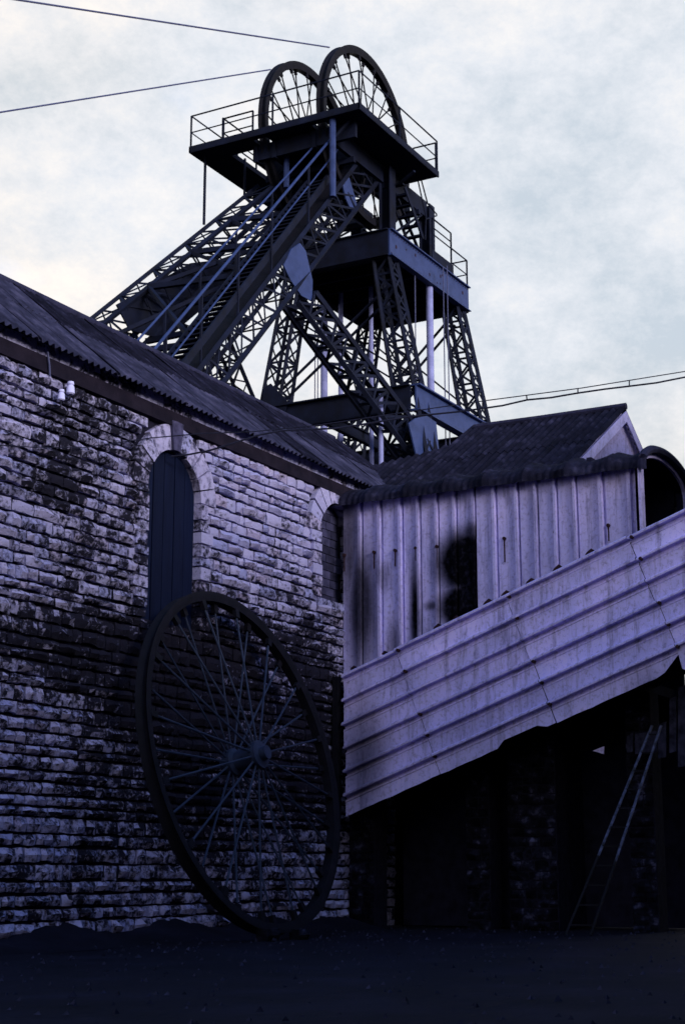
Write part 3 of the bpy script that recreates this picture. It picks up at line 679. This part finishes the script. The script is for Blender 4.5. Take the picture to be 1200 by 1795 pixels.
# ties between the backstays
for zz in (15.6, 18.9, 20.6, 22.3):
    a = lerp_to_z(At, Ab, zz); b_ = farA(zz)
    piece('tie', barM(a + Vector((0, W_, 0)), b_ - Vector((0, W_, 0)), .16, .16), m_steel, hf)
    a2 = lerp_to_z(Bt, Bb, zz - 1.6); piece('tie', barM(a2 + Vector((0, W_, 0)), farB(zz - 1.6) - Vector((0, W_, 0)), .16, .16), m_steel, hf)
for z0, z1 in ((15.6, 18.9), (18.9, 15.6), (18.9, 20.6), (20.6, 22.3), (20.6, 18.9)):
    a, b_ = lerp_to_z(At, Ab, z0) + Vector((0, W_, 0)), farA(z1) - Vector((0, W_, 0))
    piece('tie', barM(a, b_, .12, .12), m_steel, hf)
# stair on the near backstay, with tall hand rails
for dy in (-.02, .78):
    a, b_ = onY(575, 325, 24.0) + Vector((0, dy, .25)), onY(290, 695, 23.0) + Vector((0, dy, .25))
    piece('stair_stringer', barM(a, b_, .06, .22), m_steel, hf)
a, b_ = onY(575, 325, 24.0) + Vector((0, 0, .25)), onY(290, 695, 23.0) + Vector((0, 0, .25))
for k in range(44):
    p_ = a.lerp(b_, (k + .5)/44); piece('tread', barM(p_, p_ + Vector((0, .78, 0)), .2, .035), m_steel, hf)
def srail(top, bot, y0, y1, r, foot):
    a, b_ = onY(*top, y0), onY(*bot, y1); q = MB(); q.tube([a, b_], r, 6); ro = obj('stair_handrail', q, m_plate, hf, True)
    for k in foot:
        p_ = a.lerp(b_, k); piece('post', barM(p_, p_ - Vector((0, 0, 2.2)), .055, .055), m_steel, ro)
srail((596, 224), (246, 642), 23.9, 22.9, .042, (.2, .41, .58, .75, .9))
srail((560, 245), (222, 618), 24.7, 23.7, .032, (.3, .5, .68, .84))
srail((592, 262), (282, 650), 23.92, 22.9, .026, ())
# posts from the top platform down to the backstays
for u, v0, v1, y, r in ((360, 275, 395, 28.9, .05), (430, 235, 350, 27.9, .045), (503, 195, 330, 25.9, .10), (583, 186, 345, 23.6, .11)):
    a = onY(u, v0, y); b_ = onY(u, v1, y); q = MB(); q.tube([(a.x, y, min(a.z, PZ)), (a.x, y, b_.z)], r, 8); obj('hanger_post', q, m_steel if r < .08 else m_plate, hf, True)
piece('knee_brace', barM(onY(588, 240, 23.6), onY(628, 195, 22.9), .14, .08), m_steel, hf)
piece('knee_brace', barM(onY(700, 322, 23.3), onY(726, 300, 22.6), .1, .08), m_steel, hf)
# guide poles and guide ropes inside the tower
for u, v0, r in ((752, 492, .13), (568, 575, .13), (597, 545, .09), (650, 560, .08), (667, 700, .08)):
    a = onX(u, v0, 48.6 if u != 667 else 44.0); q = MB(); q.tube([(a.x, a.y, MZ1 - .2 if u != 667 else 16.4), (a.x, a.y, 0)], r, 10); obj('guide_pole', q, m_pole, hf, True)
# lacing: the largest 300 in the picture each as a piece
lacing.sort(key=lambda l: -pxlen(l[0], l[1]) if 0 < project(l[0])[0] < 1200 and project(l[0])[1] < 860 else 0)
for p_, q_, w_, h_, up, part in lacing[:300]: piece('lacing_bar', barM(p_, q_, w_, h_, up), m_steel, part)
q = MB()
for p_, q_, w_, h_, up, part in lacing[300:]: q.bar(p_, q_, w_, h_, up)
o = obj('lacing', q, m_steel, hf); o['kind'] = 'stuff'

# winding ropes
def rope(name, pts, r, label, cat='rope', group=None, m_=m_rope):
    q = MB(); q.tube(pts, r, 6); o = obj(name, q, m_, None, True); o['label'] = label; o['category'] = cat
    if group: o['group'] = group
    return o
a = onY(577, 83, 24.2); b_ = onY(20, -2, 24.2); rope('winding_rope', [a, b_, a.lerp(b_, 1.5)], .026, 'upper winding rope running from the top of the higher wheel to the sky edge')
a = onY(474, 122, 26.5); b_ = onY(0, 197, 26.5); rope('winding_rope', [a, b_, a.lerp(b_, 1.35)], .026, 'lower winding rope running left from the further wheel')
for u, x in ((778, TX + TR), (785, TX + TR), (552, TX + TR), (557, TX + TR), (728, 47.3)):
    q0 = onX(u, 600, x); q = MB(); q.tube([(x, q0.y, MZ0 + .6), (x, q0.y, 1)], .022, 6); obj('guide_rope', q, m_rope, hf, True)

# ------------------------------------------------------------------ gallery against the wall
ga = thing('gallery', 'lilac sheet metal gallery with a wavy barrel roof abutting the stone wall', 'shed', (29.5, 12.4, 0))
GZ = 8.72; GY0, GY1 = 15.56, 9.22
fr = MB(); fr.box((GX + .12, GY1 + .15, 4.6), (GX + .22, GY0 - .02, GZ)); fr.box((GX + .3, GY1 + .2, 4.4), (30.9, GY0 - .02, 4.6)); fr.box((30.85, GY1 + .1, 0), (31.0, GY0 - .02, GZ + .1))
frame = obj('frame', fr, m_dark, ga)
def trap(mb, y_hi, y_lo, zb, zt, x, pitch, first):
    # vertical box-profile sheet facing -x; zb(y) is the lower edge, zt(y) the upper
    prof = []; y = y_hi
    n = int(round((y_hi - y_lo)/pitch))
    ys = []
    for k in range(n):
        s_ = y_hi - (y_hi - y_lo)*k/n; w_ = (y_hi - y_lo)/n
        ys += [(s_, 0), (s_ - w_*.70, 0), (s_ - w_*.74, .07), (s_ - w_*.86, .075), (s_ - w_*.875, -.05), (s_ - w_*.945, -.05), (s_ - w_*.965, 0)]
    ys.append((y_lo, 0))
    rows = []
    for f in range(7):
        rows.append([Vector((x - d + .02*noise.noise((y*1.4, f*.5, 4)), y, zb(y) + (zt(y) - zb(y))*f/6)) for y, d in ys])
    mb.grid(rows, (.012, 0, 0))
CX_ = 27.62                              # conveyor plane
def ctop(y): return 4.89 + (15.5 - y)*.367
YS = gp(838, 950)[1]                     # the seam where the sooted sheets end
edges = [15.54, 15.06, 14.12, 13.32, YS, 11.55, 10.35, GY1]
for k, (a, b_) in enumerate(zip(edges[:-1], edges[1:])):
    q = MB(); npan = max(1, round((a - b_)/.46)); cut = random.uniform(-.1, .02)
    trap(q, a + .02, b_, lambda y: ctop(y) - .45 + cut, lambda y: GZ, GX - (.012 if k % 2 else 0) - (.03 if k >= 4 else 0), (a - b_)/npan, 0)
    obj('cladding_sheet', q, m_clad if k < 4 else m_clean, ga)
# hooks and streaks on the ribs
bolts = [(603, 973), (655, 968), (692, 965), (728, 961), (765, 958), (883, 944), (972, 933), (1065, 921)]
for u, v in bolts:
    p_ = onX(u, v, GX - .06); q = MB(); q.tube([p_ + Vector((.03, 0, 0)), p_ - Vector((.025, 0, 0))], .035, 8); hb = obj('bolt', q, m_bolt, ga)
    q = MB(); q.box((p_.x - .004, p_.y - .012, p_.z - random.uniform(.25, .5)), (p_.x + .01, p_.y + .012, p_.z - .02)); obj('rust_streak', q, m_bolt, hb)
# barrel roof in sagging sheets with a few big waves
RC, RW, RH = 29.42, 1.50, .50            # centre x, half width, rise
ys = [15.75 - k*.86 for k in range(8)] + [9.02]
for k in range(len(ys) - 1):
    rows = []; n = 14; m_ = 36
    for i in range(n + 1):
        th = math.pi*(1.03 - 1.16*i/n)
        rr = []
        for j in range(m_ + 1):
            y = ys[k] + .05 + (ys[k+1] - ys[k] - .05)*j/m_
            wv = .10*(.6 - abs(math.sin((y - 15.7)*math.pi/.86))) + .030*noise.noise((y*2.3, i*.8, 2.)) + .014*noise.noise((y*7., i*2.1, 7.)) + .012*math.cos(y*2*math.pi/.146)
            rr.append(Vector((RC + (RW + wv + .09)*math.cos(th), y, GZ - .16 + (RH + wv)*math.sin(th) + .03*noise.noise((y*1.1, .3, 5)))))
        rows.append(rr)
    q = MB(); q.grid(rows, (.0, 0, -.018)); obj('roof_sheet', q, m_roofd, ga, True)
# open arched end: pale frame board round a dark recess
pts = []; n = 16
for i in range(n + 1):
    th = math.pi*(1 - i/n); pts.append((th, 1.0))
q = MB()
FY = 9.06
for i in range(n):
    th0, th1 = pts[i][0], pts[i+1][0]
    A = [Vector((RC + (RW + .02 if s_ else RW*.87)*math.cos(th), FY, GZ - .16 + (RH + .02 if s_ else RH*.78)*math.sin(th))) for th in (th0, th1) for s_ in (1, 0)]
    q.hexa([A[0], A[2], A[3], A[1]], [x + Vector((0, .05, 0)) for x in (A[0], A[2], A[3], A[1])])
q.box((RC - RW - .02, FY, 6.6), (RC - RW*.87, FY + .05, GZ - .16)); q.box((RC + RW*.87, FY, 6.6), (RC + RW + .02, FY + .05, GZ - .16))
obj('end_frame', q, m_clean, ga)
q = MB(); q.box((RC + RW - .1, 9.0, 6.6), (RC + RW + .34, 9.07, GZ - .12)); obj('corner_board', q, m_ridge, ga)
q = MB(); q.tube([Vector((RC + (RW + .07)*math.cos(math.pi*(1.05 - 1.15*i/24)), 9.0, GZ - .17 + (RH + .05)*math.sin(math.pi*(1.05 - 1.15*i/24)))) for i in range(25)], .085, 8); obj('roof_edge', q, m_ridge, ga, True)
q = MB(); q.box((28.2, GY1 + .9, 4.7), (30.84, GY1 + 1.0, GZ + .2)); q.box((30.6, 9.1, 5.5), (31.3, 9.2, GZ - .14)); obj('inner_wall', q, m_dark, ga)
# stone piers under it
def pier(y0, y1, x0, z1, par, seed):
    q = MB(); q.box((x0 + .03, y1, -.1), (x0 + .55, y0, z1)); base = obj('pier', q, m_mortar, par)
    Mf = Matrix(((0, 1, 0, x0 + .03), (-1, 0, 0, y0), (0, 0, 1, 0), (0, 0, 0, 1)))     # along -> -y, out -> x
    z = -.05
    while z < z1 - .05:
        h = random.uniform(.16, .25); x = 0; L = y0 - y1
        while x < L - .02:
            w_ = random.uniform(.22, .5); e_ = min(x + w_, L)
            if L - e_ < .15: e_ = L
            M = put_stone(x + .012, e_ - .012, z + .012, min(z + h, z1) - .012, random.uniform(.04, .08), frame=Mf)[0]
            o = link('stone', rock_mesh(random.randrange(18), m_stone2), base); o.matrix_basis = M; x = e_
        z += h
pier(15.52, 14.95, 28.25, 4.4, ga, 1); pier(13.25, 12.75, 28.9, 4.4, ga, 2); pier(12.35, 11.35, 28.9, 4.4, ga, 3); pier(9.9, 9.4, 28.9, 4.4, ga, 4)

# ------------------------------------------------------------------ inclined conveyor gantry
cv = thing('conveyor_gantry', 'inclined conveyor casing of ribbed pale sheets climbing from the stone wall', 'conveyor', (27.9, 11.5, 0))
dv = Vector((0, -1, .367)).normalized(); pv = Vector((0, -.367, -1)).normalized()   # along the slope, down across it
C0 = Vector((CX_, 15.26, 4.95))
LJ = [-.02, 1.22, 3.76, 6.40, 9.4]        # sheet joints along the slope
DEPTH = 2.66
def csheet(l0, l1, d0, d1, nrib, ragged, off):
    # profile across the slope: rounded ribs; l along the slope
    prof = []; w_ = (d1 - d0)/nrib
    for k in range(nrib):
        s_ = d0 + k*w_
        prof += [(s_, 0), (s_ + w_*.04, .07), (s_ + w_*.11, .115), (s_ + w_*.18, .11), (s_ + w_*.20, -.05), (s_ + w_*.29, -.055), (s_ + w_*.33, 0), (s_ + w_*.40, .016), (s_ + w_*.44, 0), (s_ + w_*.8, 0)]
    prof.append((d1, 0)); n = 14; rows = []
    for i in range(n + 1):
        r_ = []
        for j, (d, o) in enumerate(prof):
            ls = l0 - .366*d if l0 < .1 else l0
            l = ls + (l1 - ls)*i/n; dent = .022*noise.noise((l*1.3, d0 + d*1.1, off*50)); dd = d
            if ragged and d > d1 - .25: dd = d - ragged(l)*(d - d1 + .25)/.25
            skew = 0
            r_.append(C0 + dv*(l + skew) + pv*dd + Vector((-o - off - dent, 0, 0)))
        rows.append(r_)
    q = MB(); q.grid(rows, (.012, 0, 0)); return obj('cladding_sheet', q, m_conv, cv, True)
def rag(l): return .014*noise.noise((l*3.1, 1, 9)) + (.10 if 2.6 < l < 3.6 else 0) + (.06 if l > 6.2 else 0)
def rag2(l): return .02*noise.noise((l*4.1, 1, 9)) + max(0, min(.24, (l - 6.0)*.6))
for k in range(4):
    csheet(LJ[k], LJ[k+1] - .012, random.uniform(-.02, .02) if k else 0, 1.345, 3, None, random.uniform(.0, .03))
    csheet(LJ[k] + .05, LJ[k+1] + .036, 1.335 + random.uniform(-.0, .01), DEPTH, 3, rag if k < 2 else rag2, random.uniform(0, .03))
# bolts along the joints
for l in LJ[1:4]:
    for d in (.08, .53, 1.44, 1.87, 2.31):
        p_ = C0 + dv*(l + .08) + pv*d + Vector((-.1, 0, 0)); q = MB(); q.tube([p_ + Vector((.04, 0, 0)), p_ - Vector((.03, 0, 0))], .035, 8); obj('bolt', q, m_bolt, cv)
# clips and torn bits along the top edge
for l in (.2, .95, 2.2, 2.62, 3.35, 3.75, 4.3, 4.9, 5.6):
    p_ = C0 + dv*l - pv*.03; q = MB(); s_ = random.uniform(.05, .11); q.prism([p_ + dv*-s_, p_ + dv*s_, p_ + dv*s_*.6 - pv*s_*.7, p_ - dv*s_*.5 - pv*s_*.4], (.1, 0, 0)); obj('clip', q, m_bolt, cv)
q = MB()
q.hexa([C0 + Vector((.1, 0, -.1)), C0 + dv*9.5 + Vector((.1, 0, -.1)), C0 + dv*9.5 + Vector((1.6, 0, -.1)), C0 + Vector((1.6, 0, -.1))],
       [x + pv*.12 for x in (C0 + Vector((.1, 0, -.1)), C0 + dv*9.5 + Vector((.1, 0, -.1)), C0 + dv*9.5 + Vector((1.6, 0, -.1)), C0 + Vector((1.6, 0, -.1)))])
o = obj('conveyor_cover', q, m_dark, cv)
q = MB(); A = [C0 + pv*2.35 + Vector((.08, 0, 0)), C0 + pv*2.35 + dv*9.5 + Vector((.08, 0, 0)), C0 + pv*2.35 + dv*9.5 + Vector((1.6, 0, 0)), C0 + pv*2.35 + Vector((1.6, 0, 0))]
q.hexa(A, [x + pv*.1 for x in A]); q.hexa([A[3], A[2], A[2] - pv*2.2, A[3] - pv*2.2], [x + Vector((.05, 0, 0)) for x in (A[3], A[2], A[2] - pv*2.2, A[3] - pv*2.2)])
obj('conveyor_floor', q, m_dark, cv)
q = MB(); q.box((CX_ - .05, 15.40, 2.0), (CX_ + .1, 15.52, 4.9)); obj('end_post', q, m_iron, cv)
for l, w_ in ((6.95, .3), (9.0, .3)):
    p_ = C0 + dv*l + pv*2.46; q = MB(); q.box((p_.x + .3, p_.y - .09, 0), (p_.x + .48, p_.y + .09, p_.z)); q.box((p_.x + 1.2, p_.y - .09, 0), (p_.x + 1.38, p_.y + .09, p_.z)); obj('trestle', q, m_dark, cv)
P = [onX(u, v, 27.58) for u, v in ((1180, 1120), (1203, 1110), (1210, 1180), (1195, 1172))]
q = MB(); q.prism(P, (.02, 0, 0)); obj('torn_sheet', q, m_conv, cv)

# ------------------------------------------------------------------ shed with the gable behind
sh = thing('gabled_shed', 'shed with a dark corrugated gable roof and pale gable end behind the gallery', 'shed', (34, 14, 0))
SX, SZ, SY = 34.0, 11.60, 11.32; SL = .60
def roofz(x): return SZ - SL*(SX - x)
nS = Vector((-SL, 0, 1)).normalized(); pS = Vector((SX, 0, SZ))
def onRoof(u, v): return onP(u, v, pS, nS)
hip = [(855, 742), (828, 750), (806, 766), (789, 781), (740, 797), (690, 809), (655, 818), (630, 842)]
hp = [onRoof(*h_) for h_ in hip]
def topx(y):
    if y <= hp[0].y: return SX
    for a, b_ in zip(hp[:-1], hp[1:]):
        if a.y <= y <= b_.y: return a.x + (b_.x - a.x)*(y - a.y)/(b_.y - a.y + 1e-6)
    return hp[-1].x
y = SY + .0; EXs = 29.7
body = MB(); body.prism([(30.0, SY + .2, 0), (38.0, SY + .2, 0), (38.0, SY + .2, roofz(30.0) - .1), (SX, SY + .2, SZ - .1), (30.0, SY + .2, roofz(30.0) - .1)], (0, hp[0].y - SY, 0))
bodyo = obj('wall', body, m_dark, sh)
rfp = MB(); rfp.prism([(SX, SY + .0, SZ), (38.4, SY + .0, SZ - SL*4.4), (38.4, SY + .0, SZ - SL*4.4 - .05), (SX, SY + .0, SZ - .05)], (0, hp[0].y - SY + .2, 0))
rfo = obj('roof', rfp, m_roofd, sh)
while y < hp[-1].y - .05:
    for r_ in range(2):
        q = MB(); w_ = .92; pitch = .184; m_ = int(w_/pitch*6); rows = []
        for j in range(4):
            rr = []
            for i in range(m_ + 1):
                yy = y + w_*i/m_; xt = topx(yy); xs0 = EXs if r_ == 0 else (EXs + xt)/2 - .1; xs1 = (EXs + xt)/2 if r_ == 0 else xt
                x = xs0 + (xs1 - xs0)*j/3
                rr.append(Vector((x, yy, roofz(x))) + nS*(.036*math.cos(2*math.pi*yy/pitch) + .012*r_ + .02 + .03*noise.noise((x*.9, yy*.9, 1))))
            rows.append(rr)
        q.grid(rows, nS*-.012); obj('roof_sheet', q, m_roofd, rfo, True)
    y += .9
# hip and valley infill behind the broken left edge
q = MB()
for a, b_ in zip(hp[:-1], hp[1:]): q.add([a, b_, b_ + Vector((1.6, .8, -1.6)), a + Vector((1.6, .8, -1.6))], [(0, 1, 2, 3)])
obj('hip_slope', q, m_roofd, rfo)
q = MB(); q.tube([(SX, SY - .02, SZ + .05), (SX, hp[0].y - 1.6, SZ + .05), (SX, hp[0].y + .1, SZ + .07)], .085, 8); obj('ridge_capping', q, m_ridge, rfo, True)
gb = MB(); yy = SY + .16
bs0, bs1 = 30.0, 38.0; k = bs0
while k < bs1 - .01:
    k2 = min(k + .98, bs1); q = MB(); rows = [[], []]; n = 28
    for i in range(n + 1):
        x = k + (k2 - k)*i/n; d = .02*math.cos(2*math.pi*x/.14)
        rows[0].append(Vector((x, yy - d - .03, 7.5))); rows[1].append(Vector((x, yy - d - .03, SZ - SL*abs(x - SX) - .03)))
    q.grid(rows, (0, .01, 0)); obj('cladding_sheet', q, m_gable, bodyo, True); k = k2
for s_ in (-1, 1):
    q = MB(); a = Vector((SX, SY - .02, SZ - .07)); b_ = Vector((SX + s_*4.3, SY - .02, SZ - .07 - SL*4.3)); q.hexa([a, b_, b_ - Vector((0, 0, .26)), a - Vector((0, 0, .26))], [x + Vector((0, .03, 0)) for x in (a, b_, b_ - Vector((0, 0, .26)), a - Vector((0, 0, .26)))]); obj('bargeboard', q, m_gable, bodyo)

# ------------------------------------------------------------------ unseen buildings added to shade the yard, beside and behind the viewer
def block(name, label, cat, x0, x1, y0, y1, h, rh, m_):
    t_ = thing(name, label, cat, ((x0 + x1)/2, (y0 + y1)/2, 0)); q = MB(); q.box((x0, y0, -.1), (x1, y1, h)); obj('wall', q, m_, t_)
    q = MB(); xm, ym = (x0 + x1)/2, (y0 + y1)/2
    if x1 - x0 > y1 - y0: q.prism([(x0 - .3, y0 - .3, h), (x0 - .3, y1 + .3, h), (x0 - .3, ym, h + rh)], (x1 - x0 + .6, 0, 0))
    else: q.prism([(x0 - .3, y0 - .3, h), (x1 + .3, y0 - .3, h), (xm, y0 - .3, h + rh)], (0, y1 - y0 + .6, 0))
    obj('roof', q, m_roofd, t_)
    n = int((x1 - x0)/3)
    for k in range(n):
        for zz in (2.2, 6.0, 9.4):
            if zz + 1.5 > h: continue
            x = x0 + (k + .5)*(x1 - x0)/n; q = MB(); q.box((x - .6, y1 + .002, zz), (x + .6, y1 + .05, zz + 1.4)); f = obj('window', q, m_dark, t_)
    return t_
block('added_screening_plant', 'unseen screening plant at the conveyor head, added beyond the right edge to shade the yard', 'building', 27.4, 38, -9, 5.6, 11, 2.5, m_dark)
block('added_shade_block', 'long dark unseen block added behind the viewer to shade the lower wall', 'building', -24, 24, -14, -2.5, 10.0, 3, m_dark)

# ------------------------------------------------------------------ small things
for u, v, lb in ((124, 681, 'white porcelain wire insulator on the sooty wall, the higher of two'), (108, 693, 'white porcelain wire insulator on the sooty wall, the lower of two')):
    p_ = onY(u, v, WY - .22); t_ = thing('insulator', lb, 'insulator', tuple(p_), 'porcelain insulators on the wall', Matrix.Rotation(math.radians(90), 3, 'X'))
    s_ = 1 if u == 124 else .85
    q = MB(); q.lathe([(0, .11*s_), (.05*s_, .11*s_), (.058*s_, .07*s_), (.045*s_, .05*s_), (.062*s_, .02*s_), (.072*s_, -.08*s_), (.05*s_, -.10*s_), (0, -.10*s_)], 16, False); local('porcelain', q, m_white, t_, True)
    q = MB(); q.tube([(0, -.10*s_, 0), (0, -.17, 0), (0, -.19, -.05), (0, -.19, -.26)], .014, 6); local('bracket', q, m_black, t_, True)
q = MB(); q.tube([onY(84, 617, WY - .1), onY(87, 640, WY - .12), onY(88, 660, WY - .1)], .018, 6); o = obj('wall_conduit', q, m_rope, None, True); o['label'] = 'short bent grey conduit below the eaves of the stone wall'; o['category'] = 'conduit'
# aerial cable hung from a messenger wire
def at(u, v, x): return onX(u, v, x)
cabx = lambda u: 27.0 - (u - 300)/900*1.2
low = [(300, 800), (330, 797), (366, 790), (406, 778), (452, 763), (492, 755), (532, 753), (587, 751), (640, 743), (719, 730), (800, 722), (845, 716), (880, 711), (923, 701), (965, 697), (1012, 689), (1060, 682), (1102, 677), (1150, 671), (1200, 661), (1260, 651)]
up_ = [(262, 768), (352, 760), (440, 757), (560, 745), (700, 724), (845, 703), (1020, 680), (1200, 651), (1260, 641)]
def cable_pts(px, wallstop):
    out = []
    for u, v in px:
        p_ = onY(u, v, WY - .1); 
        if u > wallstop: 
            f = (u - wallstop)/(1200 - wallstop); d = ray(u, v); yy = (WY - .1)*(1 - f) + 8.0*f; p_ = O + d*(yy/d.y)
        out.append(p_)
    return out
ac = thing('aerial_cable', 'sagging black cable clipped under a thin wire, crossing above the gabled shed', 'cable', tuple(onY(262, 768, WY - .1)))
lp, upn = cable_pts(low, 300), cable_pts(up_, 262)
q = MB(); q.tube(lp, .017, 6); obj('cable', q, m_black, ac, True)
q = MB(); q.tube([onY(-30, 779, WY - .12), onY(60, 784, WY - .12), onY(145, 785, WY - .1), onY(262, 768, WY - .1)], .008, 5); q.tube(upn, .010, 6); obj('messenger_wire', q, m_black, ac, True)
for ua, ub in (((845, 703), (845, 716)), ((922, 693), (923, 701)), ((1012, 681), (1012, 689)), ((1102, 667), (1102, 677))):
    f = (ua[0] - 280)/920; yy = (WY - .1)*(1 - f) + 8.0*f; q = MB(); q.tube([onY(*ua, yy), onY(*ub, yy)], .012, 5); obj('hanger', q, m_black, ac)
# ladder under the conveyor
la = thing('ladder', 'slim pale metal ladder leaning in the dark under the conveyor', 'ladder', tuple(onX(1060, 1500, 27.2)))
r0, r1 = onX(1142, 1272, 28.3), onX(1048, 1500, 27.2); r2, r3 = onX(1158, 1272, 28.3), onX(1078, 1510, 27.2)
for a, b_ in ((r0, r1), (r2, r3)):
    c_ = lerp_to_z(a, b_, 0.0); piece('stile', barM(a, b_, .045, .03, (1, 0, 0)), m_lad, la); piece('stile', barM(b_ + (a - b_)*.02, c_, .043, .028, (1, 0, 0)), m_iron, la)  # lower stiles near-black: their fade into the shade is painted
b1, b3 = lerp_to_z(r0, r1, 0), lerp_to_z(r2, r3, 0)
for k in range(11): piece('rung', barM(r0.lerp(b1, (k + .5)/11), r2.lerp(b3, (k + .5)/11), .03, .03, (1, 0, 0)), m_iron, la)
sb = thing('hanging_boards', 'old boards hanging beside the ladder under the conveyor', 'boards', tuple(onX(1180, 1330, 28.5)))
for u0, u1, v0, v1 in ((1098, 1108, 1290, 1320), (1112, 1150, 1286, 1322), (1152, 1166, 1270, 1330), (1172, 1184, 1225, 1320), (1187, 1206, 1205, 1345)):
    q = MB(); x = 28.5 + random.uniform(-.05, .05); q.prism([onX(u0, v0, x), onX(u1, v0 - 5, x), onX(u1, v1 - 3, x), onX(u0, v1, x)], (.03, 0, 0)); obj('board', q, m_oldboard, sb)
q = MB(); q.prism([onX(1038, 1316, 28.3), onX(1058, 1308, 28.3), onX(1057, 1322, 28.3)], (.03, 0, 0)); o = obj('tin_scrap', q, m_gable); o['label'] = 'small pale torn scrap of sheet left of the ladder'; o['category'] = 'scrap'
